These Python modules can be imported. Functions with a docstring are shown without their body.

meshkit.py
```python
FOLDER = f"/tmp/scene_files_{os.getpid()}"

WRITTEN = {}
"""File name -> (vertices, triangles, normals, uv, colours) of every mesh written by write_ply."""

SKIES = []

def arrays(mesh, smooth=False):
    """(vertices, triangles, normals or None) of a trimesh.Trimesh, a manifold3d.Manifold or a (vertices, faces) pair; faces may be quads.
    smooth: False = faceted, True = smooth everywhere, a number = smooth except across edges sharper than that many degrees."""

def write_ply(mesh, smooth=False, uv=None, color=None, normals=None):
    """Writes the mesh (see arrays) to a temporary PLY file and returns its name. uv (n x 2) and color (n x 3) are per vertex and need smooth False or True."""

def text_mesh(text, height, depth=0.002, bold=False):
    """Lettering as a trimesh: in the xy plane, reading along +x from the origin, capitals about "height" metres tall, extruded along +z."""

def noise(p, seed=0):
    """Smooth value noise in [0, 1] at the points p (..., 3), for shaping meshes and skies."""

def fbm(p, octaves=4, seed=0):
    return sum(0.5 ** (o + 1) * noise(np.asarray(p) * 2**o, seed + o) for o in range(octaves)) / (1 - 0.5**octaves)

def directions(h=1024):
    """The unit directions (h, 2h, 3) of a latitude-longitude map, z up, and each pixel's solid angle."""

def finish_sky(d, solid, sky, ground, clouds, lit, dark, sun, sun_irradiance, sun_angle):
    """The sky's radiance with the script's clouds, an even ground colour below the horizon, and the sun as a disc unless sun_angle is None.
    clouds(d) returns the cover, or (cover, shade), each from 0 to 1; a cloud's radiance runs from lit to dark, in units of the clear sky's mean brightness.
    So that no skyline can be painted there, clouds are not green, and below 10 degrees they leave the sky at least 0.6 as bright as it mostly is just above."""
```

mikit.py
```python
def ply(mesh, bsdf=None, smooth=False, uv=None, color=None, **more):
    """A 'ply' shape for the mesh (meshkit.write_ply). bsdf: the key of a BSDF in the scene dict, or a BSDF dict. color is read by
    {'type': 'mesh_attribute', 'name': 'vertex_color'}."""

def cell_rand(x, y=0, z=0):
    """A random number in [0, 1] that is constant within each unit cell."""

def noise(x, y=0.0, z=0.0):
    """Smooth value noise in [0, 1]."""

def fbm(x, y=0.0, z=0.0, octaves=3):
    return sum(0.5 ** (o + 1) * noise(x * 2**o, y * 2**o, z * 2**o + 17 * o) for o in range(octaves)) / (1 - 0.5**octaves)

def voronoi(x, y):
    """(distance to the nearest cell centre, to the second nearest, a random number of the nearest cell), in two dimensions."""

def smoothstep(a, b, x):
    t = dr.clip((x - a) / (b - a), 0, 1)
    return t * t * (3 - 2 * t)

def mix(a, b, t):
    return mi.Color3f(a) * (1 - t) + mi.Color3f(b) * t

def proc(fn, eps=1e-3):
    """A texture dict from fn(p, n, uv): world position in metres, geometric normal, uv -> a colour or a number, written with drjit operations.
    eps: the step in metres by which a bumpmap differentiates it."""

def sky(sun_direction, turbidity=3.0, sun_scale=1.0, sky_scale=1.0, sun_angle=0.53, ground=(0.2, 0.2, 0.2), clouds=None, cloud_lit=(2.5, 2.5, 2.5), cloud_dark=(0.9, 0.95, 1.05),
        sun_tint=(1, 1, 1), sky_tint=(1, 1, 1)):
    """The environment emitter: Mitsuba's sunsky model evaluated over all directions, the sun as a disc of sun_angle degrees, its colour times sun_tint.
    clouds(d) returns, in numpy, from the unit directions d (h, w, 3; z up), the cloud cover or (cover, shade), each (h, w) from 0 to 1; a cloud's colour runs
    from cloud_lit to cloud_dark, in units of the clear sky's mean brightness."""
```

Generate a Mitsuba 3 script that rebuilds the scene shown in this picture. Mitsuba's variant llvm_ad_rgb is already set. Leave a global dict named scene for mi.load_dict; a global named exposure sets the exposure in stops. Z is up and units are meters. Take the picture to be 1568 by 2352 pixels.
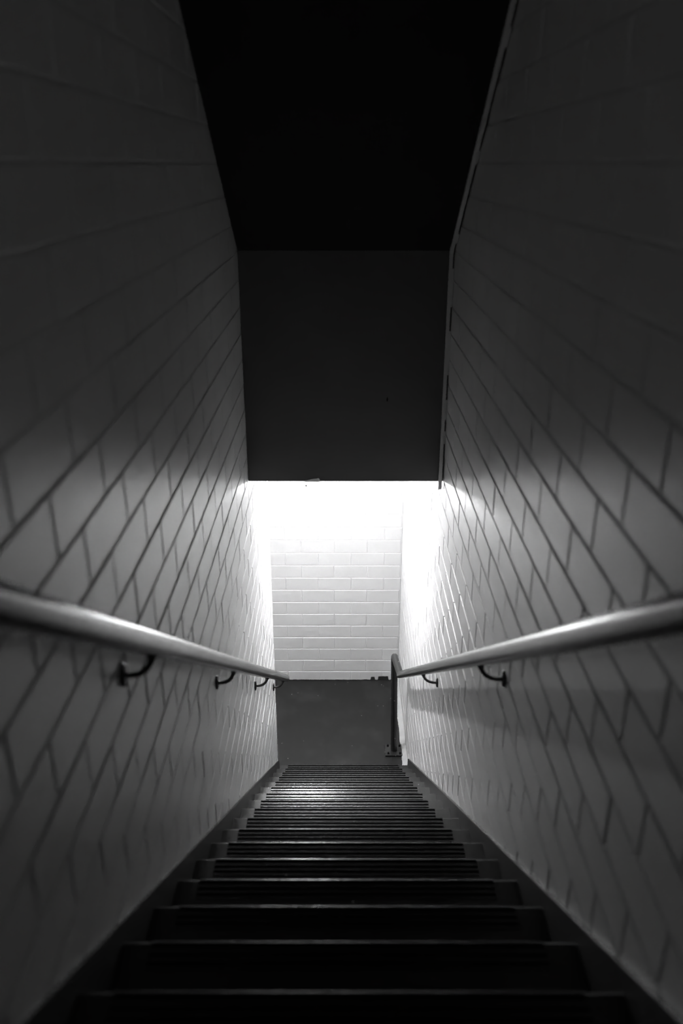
import math, random
import numpy as np, trimesh, mitsuba as mi, mikit
import drjit as dr
from mikit import proc, noise, fbm, cell_rand, smoothstep
from shapely.geometry import Polygon
import meshkit

random.seed(7)
rng = np.random.default_rng(7)
T = mi.ScalarTransform4f
scene, labels = {}, {}

# ------------------------------------------------------------------ camera, exposure, lamp
S = 0.128                      # one block course in metres; the stairwell is laid out in courses
FLOOR = 0.0
EYE = 35.4 * S                 # camera height above the lower landing
F = 1898.0                     # focal length in pixels of the 1568 wide frame
PITCH, YAW = math.radians(22.89), 1.7 / 1898.0
exposure = 2.82
d_ = (-math.sin(YAW) * math.cos(PITCH), math.cos(YAW) * math.cos(PITCH), -math.sin(PITCH))
scene['camera'] = {
    'type': 'thinlens', 'fov_axis': 'x', 'fov': math.degrees(2 * math.atan(784.0 / F)),
    'aperture_radius': 0.0078, 'focus_distance': 6.2, 'near_clip': 0.05, 'far_clip': 60.0,
    'to_world': T().look_at(origin=[0, 0, EYE], target=[d_[0], d_[1], EYE + d_[2]], up=[0, 0, 1]),
}
LAMP = dict(x=-2.1, y=42.2, z=-15.06, radius=0.32, radiance=298.0)   # landing bulb, in courses, camera at the origin
LAMP_TOP = dict(x=0.3, y=-3.5, z=20.0, radius=0.5, radiance=10.5)    # bulb over the top of the stairs, behind the camera

# ------------------------------------------------------------------ layout in courses (camera = origin)
XL, XR = -3.86, 4.14           # side wall faces
YH = 31.8                      # header face
YB = 51.7                      # back wall face
YE = 40.25                     # end of the left wall
ZF = -35.4                     # landing floor
ZHB, ZHT = -12.05, -2.97       # header bottom and top
SL = 0.71                      # slope of the flight
TR = 2.02                      # tread
LX = -16.0                     # far end of the landing
def nose(k): return (4.111 + k) * TR, (-5.457 - 0.71 * k) * TR
def P(x, y, z): return [x * S, y * S, z * S + EYE]
def soffit(y): return ZHT + SL * (YH - y)

# ------------------------------------------------------------------ materials
def two(b): return {'type': 'twosided', 'bsdf': b}
def pr(col, rough, spec=0.5, **k):
    c = col if isinstance(col, dict) else {'type': 'rgb', 'value': [col] * 3}
    return {'type': 'principled', 'base_color': c, 'roughness': rough, 'specular': spec, **k}
def bumped(b, fn, scale, eps=2e-3): return {'type': 'bumpmap', 'arbitrary': proc(fn, eps), 'scale': scale, 'bsdf': b}

WHITE = 0.56
def f_white(p, n, uv):
    v = fbm(p.x * 3.1, p.y * 3.1, p.z * 3.1, 3)
    return mi.Color3f(WHITE) * (0.95 + 0.10 * v)
def f_roller(p, n, uv):
    return fbm(p.x * 45, p.y * 45, p.z * 45, 2) + 3.0 * noise(p.x * 9 + 4, p.y * 9, p.z * 9)
scene['m_white'] = two(bumped(pr(proc(f_white), 0.36, 0.42), f_roller, 0.00035))
scene['m_joint'] = two(pr(WHITE * 0.93, 0.5, 0.4))
scene['m_white_plain'] = two(pr(WHITE, 0.42, 0.4))

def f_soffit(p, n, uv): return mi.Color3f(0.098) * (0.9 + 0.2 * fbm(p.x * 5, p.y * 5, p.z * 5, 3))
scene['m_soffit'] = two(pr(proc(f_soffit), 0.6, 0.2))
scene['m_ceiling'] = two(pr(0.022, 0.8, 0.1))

def f_floor(p, n, uv):
    a = fbm(p.x * 3.3 + 2, p.y * 3.3, 0.3, 4)
    b = fbm(p.x * 11, p.y * 7 + 5, 3.3, 3)
    c = smoothstep(0.52, 0.66, a) * 0.5 + smoothstep(0.55, 0.75, b) * 0.35
    speck = dr.select(cell_rand(p.x * 160, p.y * 160, 9) > 0.9994, 1.0, 0.0)
    return mi.Color3f(0.0105 * (0.62 + 1.3 * c) + 0.25 * speck)
def f_floorbump(p, n, uv): return fbm(p.x * 20, p.y * 20, 1, 3)
scene['m_floor'] = two(bumped(pr(proc(f_floor), 0.45, 0.4), f_floorbump, 0.002))
scene['m_floor_paint'] = two(pr(0.02, 0.45, 0.4))

def f_tread(p, n, uv):
    a = fbm(p.x * 14, p.y * 14, p.z * 14, 3)
    speck = dr.select(cell_rand(p.x * 200, p.y * 200, p.z * 50) > 0.9998, 1.0, 0.0)
    return mi.Color3f(0.012 * (0.75 + 0.5 * a) + 0.3 * speck)
scene['m_tread'] = two(pr(proc(f_tread), 0.42, 0.4))
def f_plate(p, n, uv):
    a = fbm(p.x * 30, p.y * 30, p.z * 30, 3)
    speck = dr.select(cell_rand(p.x * 200, p.y * 200, p.z * 40) > 0.9996, 1.0, 0.0)
    return mi.Color3f(0.009 * (0.7 + 0.6 * a) + 0.3 * speck)
def f_grit(p, n, uv): return noise(p.x * 260, p.y * 260, p.z * 260)
scene['m_plate'] = two(bumped(pr(proc(f_plate), 0.27, 0.45), f_grit, 0.0004, 5e-4))
scene['m_grip'] = two(pr(0.008, 0.9, 0.1))
scene['m_stringer'] = two(pr(0.03, 0.45, 0.4))
def f_rail(p, n, uv):
    return mi.Color3f(0.022 * (0.8 + 0.4 * fbm(p.x * 30, p.y * 3, p.z * 30, 3)))
scene['m_rail'] = two(pr(proc(f_rail), 0.24, 0.6))
def f_post(p, n, uv):
    speck = dr.select(cell_rand(p.x * 150, p.y * 150, p.z * 150) > 0.9985, 1.0, 0.0)
    return mi.Color3f(0.014 + 0.35 * speck)
scene['m_post'] = two(pr(proc(f_post), 0.35, 0.5))
scene['m_bracket'] = two(pr(0.018, 0.4, 0.5))
scene['m_raceway'] = two(pr(0.55, 0.45, 0.4))
scene['m_lamp_body'] = two(pr(0.6, 0.5, 0.4))

# ------------------------------------------------------------------ helpers
def numbered(name):
    if name not in scene and name not in labels: return name
    i = 1
    while f'{name}_{i:03d}' in scene or f'{name}_{i:03d}' in labels: i += 1
    return f'{name}_{i:03d}'
COUNT = {}
def child(parent, name):
    k = parent + '__' + name
    i = COUNT.get(k, 0); COUNT[k] = i + 1
    return k if i == 0 else f'{k}_{i:03d}'
def put(parent, name, mesh, mat, smooth=False, label=None, kind=None):
    key = child(parent, name)
    scene[key] = mikit.ply(mesh, mat, smooth)
    if label or kind:
        labels[key] = {k: v for k, v in (('label', label), ('kind', kind)) if v}
    return key
def struct(name, mesh, mat, label=None):
    scene[name] = mikit.ply(mesh, mat)
    labels[name] = {'kind': 'structure', **({'label': label} if label else {})}
    return name
def box(x0, x1, y0, y1, z0, z1):
    m = trimesh.creation.box(extents=[(x1 - x0) * S, (y1 - y0) * S, (z1 - z0) * S])
    m.apply_translation(P((x0 + x1) / 2, (y0 + y1) / 2, (z0 + z1) / 2)); return m
def prism_x(pts, x0, x1):
    """A (y, z) outline pushed along x."""
    m = trimesh.creation.extrude_polygon(Polygon(pts).buffer(0), (x1 - x0) * S / S, engine='earcut')
    v = m.vertices.copy()
    m.vertices = np.stack([(v[:, 2] + x0) * S, v[:, 0] * S, v[:, 1] * S + EYE], 1)
    m.fix_normals(); return m
def tube(path, r, n=16, cap=True, profile=None):
    """A tube along a 3-D path in courses; profile: (m, 2) outline (side, up) instead of a circle."""
    path = np.asarray(path, float); k = len(path)
    tang = np.gradient(path, axis=0); tang /= np.linalg.norm(tang, axis=1, keepdims=True)
    if profile is None:
        a = np.linspace(0, 2 * np.pi, n, endpoint=False); profile = np.stack([np.cos(a), np.sin(a)], 1)
        rr = np.broadcast_to(r, k)
    else: rr = np.ones(k)
    n = len(profile); up0 = np.array([0, 0, 1.0]) if abs(tang[0][2]) < 0.9 else np.array([0, 1.0, 0])
    rings = []; side = None
    for i in range(k):
        s = np.cross(tang[i], up0) if side is None else side - tang[i] * (side @ tang[i])
        s /= np.linalg.norm(s); side = s; u = np.cross(s, tang[i])
        rings.append(path[i] + rr[i] * (profile[:, :1] * s + profile[:, 1:] * u))
    v = np.concatenate(rings); f = []
    for i in range(k - 1):
        for j in range(n):
            a, b = i * n + j, i * n + (j + 1) % n
            f += [[a, b, b + n], [a, b + n, a + n]]
    if cap:
        v = np.vstack([v, path[0], path[-1]]); c0, c1 = len(v) - 2, len(v) - 1
        for j in range(n):
            f += [[c0, (j + 1) % n, j], [c1, (k - 1) * n + j, (k - 1) * n + (j + 1) % n]]
    v = np.stack([v[:, 0] * S, v[:, 1] * S, v[:, 2] * S + EYE], 1)
    m = trimesh.Trimesh(v, f, process=False); m.fix_normals(); return m

# ------------------------------------------------------------------ large structure
TOP = soffit(-6.0) + 2.5
struct('floor', box(LX, XR + 1.2, YE - 0.6, YB + 1.2, ZF - 1.2, ZF), 'm_floor', 'dark painted concrete floor of the lower landing')
JR = 0.038                     # joints lie this far behind the block faces
struct('wall_left', box(XL - 1.5, XL - JR, -6, YE - 0.02, ZF - 1.2, TOP), 'm_joint', 'left stairwell wall of white painted blocks in running bond')
struct('wall_right', box(XR + JR, XR + 1.2, -6, YB + 1.2, ZF - 1.2, TOP), 'm_joint', 'right stairwell wall of white painted blocks in running bond')
struct('wall_back', box(LX, XR + JR, YB + JR, YB + 1.2, ZF - 1.2, ZHB + 1.0), 'm_joint', 'brightly lit white block wall behind the lower landing')
struct('wall_left_return', box(LX, XL - 1.5, YE - 1.2, YE - 0.02, ZF - 1.2, ZHB + 0.5), 'm_white_plain')
struct('wall_landing_end', box(LX - 1.2, LX, YE - 1.2, YB + 1.2, ZF - 1.2, ZHB + 1.0), 'm_white_plain')
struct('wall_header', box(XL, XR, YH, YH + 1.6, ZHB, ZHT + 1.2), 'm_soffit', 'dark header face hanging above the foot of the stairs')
struct('ceiling_landing', box(LX, XR, YH + 1.6, YB, ZHB, ZHB + 1.2), 'm_white_plain')
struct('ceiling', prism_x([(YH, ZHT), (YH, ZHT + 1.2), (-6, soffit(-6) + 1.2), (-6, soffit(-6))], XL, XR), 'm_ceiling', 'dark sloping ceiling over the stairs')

# ------------------------------------------------------------------ wall blocks
CH = 0.02
def block_mesh(u0, u1, v0, v1, d, ch=CH):
    """A block face with chamfered edges in (u, v, n), open at the back; n = 0 is the face."""
    c = ch
    r0 = [(u0 + c, v0 + c, 0), (u1 - c, v0 + c, 0), (u1 - c, v1 - c, 0), (u0 + c, v1 - c, 0)]
    r1 = [(u0, v0, -c), (u1, v0, -c), (u1, v1, -c), (u0, v1, -c)]
    r2 = [(u0, v0, -d), (u1, v0, -d), (u1, v1, -d), (u0, v1, -d)]
    v = np.array(r0 + r1 + r2, float); f = [[0, 1, 2], [0, 2, 3]]
    for a, b in ((0, 4), (4, 8)):
        for i in range(4):
            j = (i + 1) % 4
            f += [[a + i, b + i, b + j], [a + i, b + j, a + j]]
    return v, np.array(f)
JW = 0.073                     # joint width
def to_wall(wall, v):
    if wall == 'left':  w = np.stack([XL + v[:, 2], v[:, 0], v[:, 1]], 1)
    if wall == 'right': w = np.stack([XR - v[:, 2], v[:, 0], v[:, 1]], 1)
    if wall == 'back':  w = np.stack([v[:, 0], YB - v[:, 2], v[:, 1]], 1)
    return np.stack([w[:, 0] * S, w[:, 1] * S, w[:, 2] * S + EYE], 1)
FLIP = {'left': False, 'right': True, 'back': False}
full = {}
def project(x, y, z):
    dep = math.cos(PITCH) * y - math.sin(PITCH) * z
    if dep < 1: return None
    return 785.7 + F * x / dep, 1176 - F * (math.sin(PITCH) * y + math.cos(PITCH) * z) / dep
def seen(wall, u0, u1, v0, v1):
    pts = []
    for u in (u0, u1):
        for v in (v0, v1):
            q = {'left': (XL, u, v), 'right': (XR, u, v), 'back': (u, YB, v)}[wall]
            p = project(*q)
            if p is None: return 0
            pts.append(p)
    a = np.array(pts)
    x0, y0 = a.min(0); x1, y1 = a.max(0)
    if x1 < -60 or x0 > 1628 or y1 < -60 or y0 > 2412: return 0
    ix = max(0, min(x1, 1568) - max(x0, 0)); iy = max(0, min(y1, 2352) - max(y0, 0))
    return max(1e-6, ix * iy)
def lay(wall, cells, JW=JW):
    """cells: list of (u0, u1, v0, v1) between joint centres, one per block; the 300 largest in view are parts."""
    ranked = sorted(cells, key=lambda c: -seen(wall, *c))
    rest = []
    for n, (u0, u1, v0, v1) in enumerate(ranked):
        r = random.Random(hash((wall, round(u0, 2), round(v0, 2))) & 0xffff) if False else random.Random(int(abs(u0) * 1000) * 7919 + int(abs(v0) * 1000))
        off = r.uniform(-0.016, 0.0)
        jj = JW * 0.5
        w, h = u1 - u0 - JW, v1 - v0 - JW
        if n < 300:
            key = (wall, round(w, 3), round(h, 3))
            if key not in full:
                bv, bf = block_mesh(-w / 2, w / 2, -h / 2, h / 2, 0.3)
                z0 = to_wall(wall, np.zeros((1, 3)))
                full[key] = mikit.ply(((to_wall(wall, bv) - z0), bf[:, ::-1] if FLIP[wall] else bf), 'm_white')
            c = to_wall(wall, np.array([[(u0 + u1) / 2, (v0 + v1) / 2, off]]))[0]
            tilt = r.uniform(-0.12, 0.12)
            scene[child('wall_' + wall, 'block')] = {**full[key], 'to_world': T().translate(c.tolist()).rotate({'left': [1, 0, 0], 'right': [1, 0, 0], 'back': [0, 1, 0]}[wall], tilt)}
        else:
            bv, bf = block_mesh(u0 + jj, u1 - jj, v0 + jj, v1 - jj, 0.3); bv[:, 2] += off
            rest.append((to_wall(wall, bv), bf[:, ::-1] if FLIP[wall] else bf))
    if rest:
        vs, fs, o = [], [], 0
        for v, f in rest: vs.append(v); fs.append(f + o); o += len(v)
        put('wall_' + wall, 'small_blocks', (np.vstack(vs), np.vstack(fs)), 'm_white', kind='stuff')
def cells_side(yend, ja, jb, L):
    out = []
    for top in range(26, int(ZF) - 2, -1):
        v1, v0 = float(top), max(top - 1.0, ZF)
        if v1 - v0 < 0.15: continue
        j0 = ja if top % 2 else jb
        n0 = math.floor((2.0 - j0) / L)
        for n in range(n0, n0 + 26):
            u0, u1 = j0 + n * L, min(j0 + (n + 1) * L, yend)
            if u1 - u0 < 0.25: continue
            if v0 > (soffit(u0) if u0 < YH else ZHB) : continue                       # hidden above the sloping ceiling
            if u0 >= YH and v0 >= ZHB: continue
            lowest = -SL * u1 - 4.72
            if v1 < max(-SL * u1 - 5.2, ZF) : continue                                  # hidden behind the stringer
            if v1 > 26: continue
            out.append((u0, u1, v0, v1))
    return out
cl = [c for c in cells_side(YE, 13.70, 14.95, 2.41) if seen('left', *c) > 0]
cr = [c for c in cells_side(YB, 12.45, 13.65, 2.425) if seen('right', *c) > 0]
lay('left', cl); lay('right', cr)
HB = 0.969
cb = []
for i in range(0, 26):
    v1 = ZF + 0.79 + i * HB; v0 = max(v1 - HB, ZF)
    if v0 > ZHB: break
    v1 = min(v1, ZHB)
    if v1 - v0 < 0.15: continue
    j0 = -3.98 if i % 2 == 0 else -2.86
    for n in range(-3, 5):
        u0, u1 = j0 + n * 2.30, min(j0 + (n + 1) * 2.30, XR)
        if u1 - u0 > 0.25 and u1 > -9.5: cb.append((u0, u1, v0, v1))
lay('back', cb, 0.048)

# ------------------------------------------------------------------ staircase
st = 'staircase'
labels[st] = {'label': 'dark painted flight of stairs with grooved nosing plates descending to the landing', 'category': 'stairs'}
TXL, TXR = XL + 0.06, XR - 0.08
PX0, PX1 = -3.3, 3.5
def arc(cy, cz, r, a0, a1, n=6):
    return [(cy + r * math.cos(math.radians(a)), cz + r * math.sin(math.radians(a))) for a in np.linspace(a0, a1, n)]
OV = 0.12
for k in range(-1, 17):
    y, z = nose(k); yb = y - TR - OV
    R = 0.055
    th = 0.24
    prof_full = [(yb, z), *arc(y - R, z - R, R, 90, 0), (y, z - th), (yb, z - th)]
    nd, nl = 0.11, 0.56
    prof_notch = [(yb, z), (y - nl, z), (y - nl, z - nd), (y - 0.01, z - nd), (y - 0.01, z - th), (yb, z - th)]
    m = trimesh.util.concatenate([prism_x(prof_full, TXL, PX0), prism_x(prof_notch, PX0, PX1), prism_x(prof_full, PX1, TXR)])
    tk = put(st, 'tread', m, 'm_tread')
    top = z + 0.012; g = 0.055
    pl = [(y - nl + 0.004, z - nd + 0.002), (y - nl + 0.004, top)]
    for a, b in ((0.49, 0.40), (0.326, 0.244), (0.16, 0.05)):
        pl += [(y - a, top), (y - a + 0.008, top - g), (y - b - 0.008, top - g), (y - b, top)]
    pl += [*arc(y - 0.032, top - 0.04, 0.04, 80, 0, 5), (y + 0.008, z - nd + 0.002)]
    put(tk, 'nosing_plate', prism_x(pl, PX0 + 0.005, PX1 - 0.005), 'm_plate')
    for a, b in ((0.49, 0.40), (0.326, 0.244), (0.16, 0.05)):
        put(tk, 'grip_strip', box(PX0 + 0.05, PX1 - 0.05, y - a + 0.012, y - b - 0.012, top - g, top - g + 0.022), 'm_grip')
    zr = z - TR * SL if k < 16 else ZF
    put(st, 'riser', box(TXL, TXR, y - OV - 0.06, y - OV, zr, z - th), 'm_tread')
y0 = 4.0
def strg(x0, x1, yend):
    c = -4.72
    pts = [(y0, -SL * y0 + c), (yend, -SL * yend + c), (yend, max(ZF, -SL * yend + c - 4)), (y0, -SL * y0 + c - 4.6)]
    if pts[2][1] <= ZF + 1e-6:
        yc = (ZF - (c - 4.6)) / -SL
        pts = [pts[0], pts[1], (yend, ZF), (yc, ZF), pts[3]] if yc < yend else pts
    return prism_x(pts, x0, x1)
put(st, 'stringer', strg(XL + 0.002, TXL, YE + 0.05), 'm_stringer')
put(st, 'stringer', strg(TXR, XR - 0.002, 41.2), 'm_stringer')

# ------------------------------------------------------------------ handrails
def rounded(w, top, bot, rt, rb, crown):
    q = []
    for cx, cy, rr, a0 in ((w - rt, top - rt, rt, 0), (-w + rt, top - rt, rt, 90), (-w + rb, bot + rb, rb, 180), (w - rb, bot + rb, rb, 270)):
        q += [(cx + rr * math.cos(math.radians(a0 + t)), cy + rr * math.sin(math.radians(a0 + t))) for t in np.linspace(0, 90, 6)]
        if a0 == 0: q.append((0, top + crown))
    return np.array(q)
PROF = rounded(0.205, 0.205, -0.215, 0.195, 0.14, 0.004)
def rail_left(y):  return (-3.30, y, -7.62 - 0.706 * (y - 12.25))
def rail_right(y): return (3.50 - 0.05 * max(0, (y - 30) / 11.5), y, -11.46 - 0.697 * (y - 17.76))
def bracket(parent, xw, rail, y, s):
    """s = +1 when the wall is on the left (rail to its right)."""
    xr, _, zr = rail(y); zb = zr - 0.24; zp = zb - 0.42
    path = []
    x_a, x_c = xw + s * 0.03, xr - s * 0.02
    w = abs(x_c - xw)
    ctl = np.array([(xw + s * 0.03, zp), (xw + s * 0.20, zp - 0.03), (xr - s * 0.04, zp + 0.02), (xr, zb + 0.02)])
    for t in np.linspace(0, 1, 15):
        q = (1 - t) ** 3 * ctl[0] + 3 * (1 - t) ** 2 * t * ctl[1] + 3 * (1 - t) * t * t * ctl[2] + t ** 3 * ctl[3]
        path.append((q[0], y, q[1]))
    rr = np.interp(np.linspace(0, 1, 15), [0, .12, .85, 1], [0.085, 0.055, 0.058, 0.10])
    arm = tube(path, rr, 12)
    key = put(parent, 'bracket', arm, 'm_bracket', smooth=50)
    # oval wall plate with a domed face
    rings = []
    for d, q in ((0.0, 1.0), (0.035, 1.0), (0.06, 0.9), (0.075, 0.6), (0.08, 0.0)):
        rings.append([(xw + s * d, y + 0.15 * q * math.cos(t), zp + 0.235 * q * math.sin(t)) for t in np.linspace(0, 2 * np.pi, 20, endpoint=False)])
    v = np.array(rings).reshape(-1, 3); f = []
    for i in range(4):
        for j in range(20):
            p, q = i * 20 + j, i * 20 + (j + 1) % 20
            f += [[p, q, q + 20], [p, q + 20, p + 20]]
    v = np.stack([v[:, 0] * S, v[:, 1] * S, v[:, 2] * S + EYE], 1)
    m = trimesh.Trimesh(v, f, process=False); m.fix_normals()
    put(key, 'wall_plate', m, 'm_bracket', smooth=50)

hl = 'handrail'
labels[hl] = {'label': 'handrail on the left wall ending free above the landing', 'category': 'handrail'}
put(hl, 'rail', tube([rail_left(y) for y in np.linspace(3.5, 40.9, 20)], 0, profile=PROF), 'm_rail', smooth=35)
for y in (12.25, 21.3, 30.7, 38.8): bracket(hl, XL, rail_left, y, 1)

hr = 'handrail_001'
labels[hr] = {'label': 'handrail on the right wall running down to a black steel post', 'category': 'handrail'}
put(hr, 'rail', tube([rail_right(y) for y in np.linspace(3.5, 41.6, 20)], 0, profile=PROF), 'm_rail', smooth=35)
for y in (17.76, 30.1): bracket(hr, XR, rail_right, y, -1)
xe, ye, ze = rail_right(41.5)
px, py = 3.38, 43.68; tx = 3.24; rb = 0.34
pp = [(xe - 0.005, ye - 0.05, ze), (xe - 0.01, ye + 0.15, ze - 0.01)]
pp += [(xe + (tx - xe) * t, ye + (py - rb - ye) * t, ze - 0.01) for t in (0.4, 0.7, 1.0)]
pp += [(tx, py - rb + rb * math.sin(q), ze - 0.01 - rb + rb * math.cos(q)) for q in np.radians([18, 36, 54, 72, 90])]
pp += [(tx + (px - tx) * t, py, ze - rb + (ZF + 0.08 - ze + rb) * t) for t in (0.1, 0.4, 0.7, 1.0)]
put(hr, 'post', tube(pp, 0.205, 20), 'm_post', smooth=40, label='black tubular steel post with a bent top')
pz = ZF + 0.02
bp = box(2.81, 3.95, 43.12, 44.25, pz, ZF + 0.10)
bk = put(hr, 'base_plate', bp, 'm_post', label='square steel base plate bolted to the floor')
for bx, by in ((3.0, 43.30), (3.76, 43.30), (3.0, 44.07), (3.76, 44.07)):
    m = trimesh.creation.cylinder(radius=0.065 * S, height=0.075 * S, sections=6); m.apply_translation(P(bx, by, ZF + 0.135))
    n = trimesh.creation.cylinder(radius=0.03 * S, height=0.08 * S, sections=10); n.apply_translation(P(bx, by, ZF + 0.19))
    put(bk, 'bolt', trimesh.util.concatenate([m, n]), 'm_grip')

# ------------------------------------------------------------------ cable raceway in the corner of the right wall
rw = 'cable_raceway'
labels[rw] = {'label': 'thin pale cable raceway along the right edge of the dark ceiling', 'category': 'cable raceway'}
xc = XR - 0.13; hw = 0.062; dp = 0.05
def rpt(y): return (xc, y, soffit(y) - 0.12)
FLAT = np.array([(-hw, -dp), (hw, -dp), (hw, dp), (-hw, dp)])
yc = YH - 0.10
elbow = [rpt(y) for y in np.linspace(yc - 9.5, yc - 0.3, 4)]
put(rw, 'sloping_run', tube([rpt(y) for y in np.linspace(4, yc - 0.12, 8)], 0, profile=FLAT), 'm_raceway')
zc = rpt(yc - 0.12)[2]
put(rw, 'elbow', tube([rpt(yc - 0.2), rpt(yc - 0.10), (xc, yc - 0.02, zc - 0.12), (xc, yc, zc - 0.3)], 0, profile=FLAT * 1.08), 'm_raceway')
put(rw, 'drop', tube([(xc, yc, zc - 0.25), (xc, yc, -8.0), (xc, yc, ZHB + 0.42)], 0, profile=FLAT), 'm_raceway')
put(rw, 'end_sleeve', tube([(xc, yc, ZHB + 0.42), (xc, yc, ZHB), (xc, yc, ZHB - 0.30)], 0, profile=FLAT * 1.12), 'm_raceway')
for yy, ln in ((10, 1.0), (15, 1.2), (20, .8), (23.4, .5), (27.2, .5), (30.9, .5)):
    q0, q1 = rpt(yy - ln / 2), rpt(yy + ln / 2)
    put(rw, 'clip', tube([(XR - 0.055, *q0[1:]), (XR - 0.055, *q1[1:])], 0, profile=np.array([(-.05, -.04), (.05, -.04), (.05, .04), (-.05, .04)])), 'm_raceway')
for z0, z1 in ((-5.0, -3.6), (-7.6, -5.9), (-9.4, -8.6), (-10.4, -9.9)):
    put(rw, 'clip', box(XR - 0.09, XR - 0.002, yc - 0.04, yc + 0.04, z0, z1), 'm_raceway')

# ------------------------------------------------------------------ paint edges along the landing floor
def wavy_strip(us, w_fn, to3):
    top, v, f = [], [], []
    for u in us:
        v += [to3(u, 0.0, 0), to3(u, w_fn(u), 1)]
    for i in range(len(us) - 1):
        q = 2 * i; f += [[q, q + 1, q + 3], [q, q + 3, q + 2]]
    v = np.array(v); v = np.stack([v[:, 0] * S, v[:, 1] * S, v[:, 2] * S + EYE], 1)
    return trimesh.Trimesh(v, f, process=False)
def wob(u, seed, f=1.0): return float(meshkit.fbm(np.array([u * f, seed * 3.1, 0.5]), 4, seed))
# white paint lapped from the right wall onto the floor
us = np.linspace(41.35, YB, 150)
def cove(u, w, e):
    return (XR - w + (0 if e else 0.0), u, ZF + (0.012 if e else 0.0)) if e else (XR - 0.0, u, ZF + 0.55)
put('wall_right', 'paint_edge', wavy_strip(us, lambda u: 0.20 + 0.18 * wob(u, 3, 1.4), cove), 'm_white_plain', label='white paint lapped unevenly onto the landing floor')
# dark floor paint lapped onto the back wall
us = np.linspace(-12, XR - 0.25, 320)
def lap(u):
    w = 0.02 + 0.10 * wob(u, 5, 3.0)
    for c, hwid, hh in ((2.28, 0.14, 0.30), (3.05, 0.36, 0.34)):
        if abs(u - c) < hwid: w = hh + 0.05 * wob(u, 8, 9.0)
    return w
put('wall_back', 'floor_paint', wavy_strip(us, lap, lambda u, w, e: (u, YB - 0.02, ZF + w)), 'm_floor_paint', label='dark floor paint lapped onto the foot of the wall')
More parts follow.
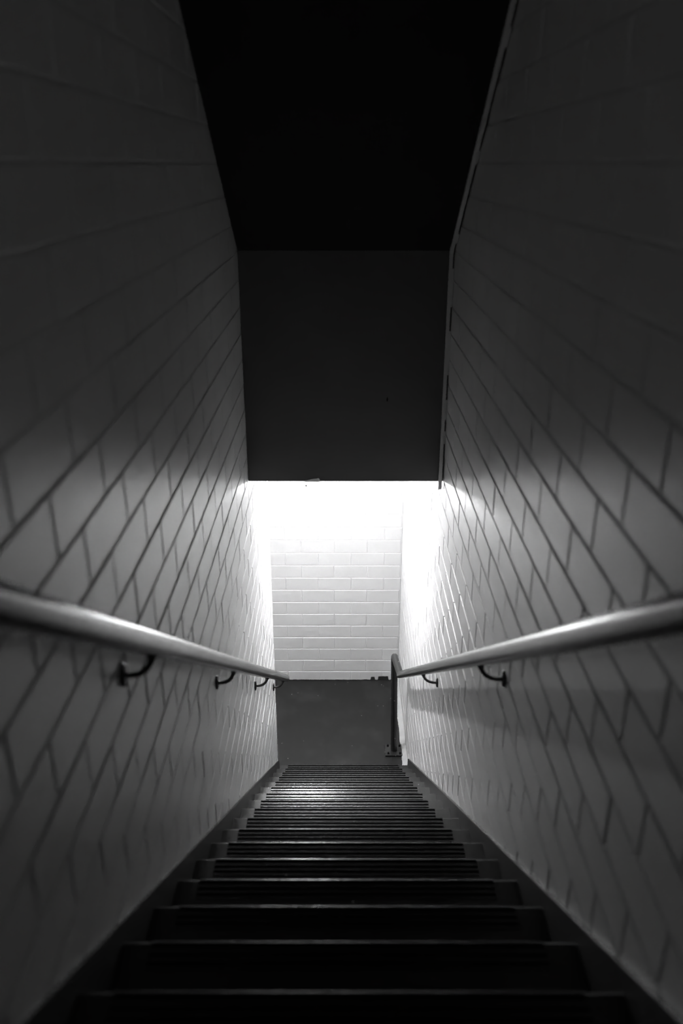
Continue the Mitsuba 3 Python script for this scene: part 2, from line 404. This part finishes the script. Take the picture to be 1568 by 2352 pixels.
# a loose paint flake at the header's lower edge
u = np.linspace(-1.56, -0.92, 12)
v = []
for i, x in enumerate(u):
    t = i / 11
    v += [P(x, YH - 0.01, ZHB - 0.02), P(x, YH - 0.06, ZHB + 0.005 + 0.16 * t ** 0.6 * (1 if i < 11 else 0.7))]
f = []
for i in range(11): q = 2 * i; f += [[q, q + 1, q + 3], [q, q + 3, q + 2]]
put('wall_header', 'paint_flake', trimesh.Trimesh(v, f, process=False), 'm_white_plain', label='loose pale paint flake on the lower edge')

# small nick in the header face and a speck on the back wall
def dot(x, y, z, rx, rz, mat, parent, name):
    m = trimesh.creation.cylinder(radius=1, height=0.02 * S, sections=10)
    m.apply_transform(trimesh.transformations.rotation_matrix(math.pi / 2, [1, 0, 0]))
    m.vertices = m.vertices * np.array([rx * S, 1, rz * S]); m.apply_translation(P(x, y, z)); put(parent, name, m, mat)
dot(1.78, YH, -8.60, 0.035, 0.09, 'm_grip', 'wall_header', 'nick')
dot(-2.42, YB, -19.92, 0.05, 0.05, 'm_grip', 'wall_back', 'speck')

# ------------------------------------------------------------------ pendant globe lamp over the landing
def pendant(key, label, L, top):
    lx, ly, lz, lr = (L[k] for k in ('x', 'y', 'z', 'radius'))
    labels[key] = {'label': label, 'category': 'lamp'}
    def disc_at(r, z0, z1):
        m = trimesh.creation.cylinder(radius=r * S, height=(z1 - z0) * S, sections=24); m.apply_translation(P(lx, ly, (z0 + z1) / 2)); return m
    put(key, 'ceiling_rose', disc_at(0.5, top - 0.2, top), 'm_lamp_body')
    put(key, 'rod', disc_at(0.07, lz + lr + 0.12, top - 0.2), 'm_lamp_body')
    put(key, 'cap', disc_at(lr * 0.6, lz + lr * 0.8, lz + lr + 0.12), 'm_lamp_body')
    g = trimesh.creation.icosphere(subdivisions=3, radius=lr * S); g.apply_translation(P(lx, ly, lz))
    kd = put(key, 'globe', g, 'm_lamp_body', smooth=True)
    scene[kd]['emitter'] = {'type': 'area', 'radiance': {'type': 'rgb', 'value': [L['radiance']] * 3}}
pendant('pendant_lamp', 'bare globe lamp hanging over the lower landing behind the header', LAMP, ZHB)
pendant('pendant_lamp_001', 'globe lamp hanging over the top of the stairs', LAMP_TOP, soffit(LAMP_TOP['y'] + 0.5))
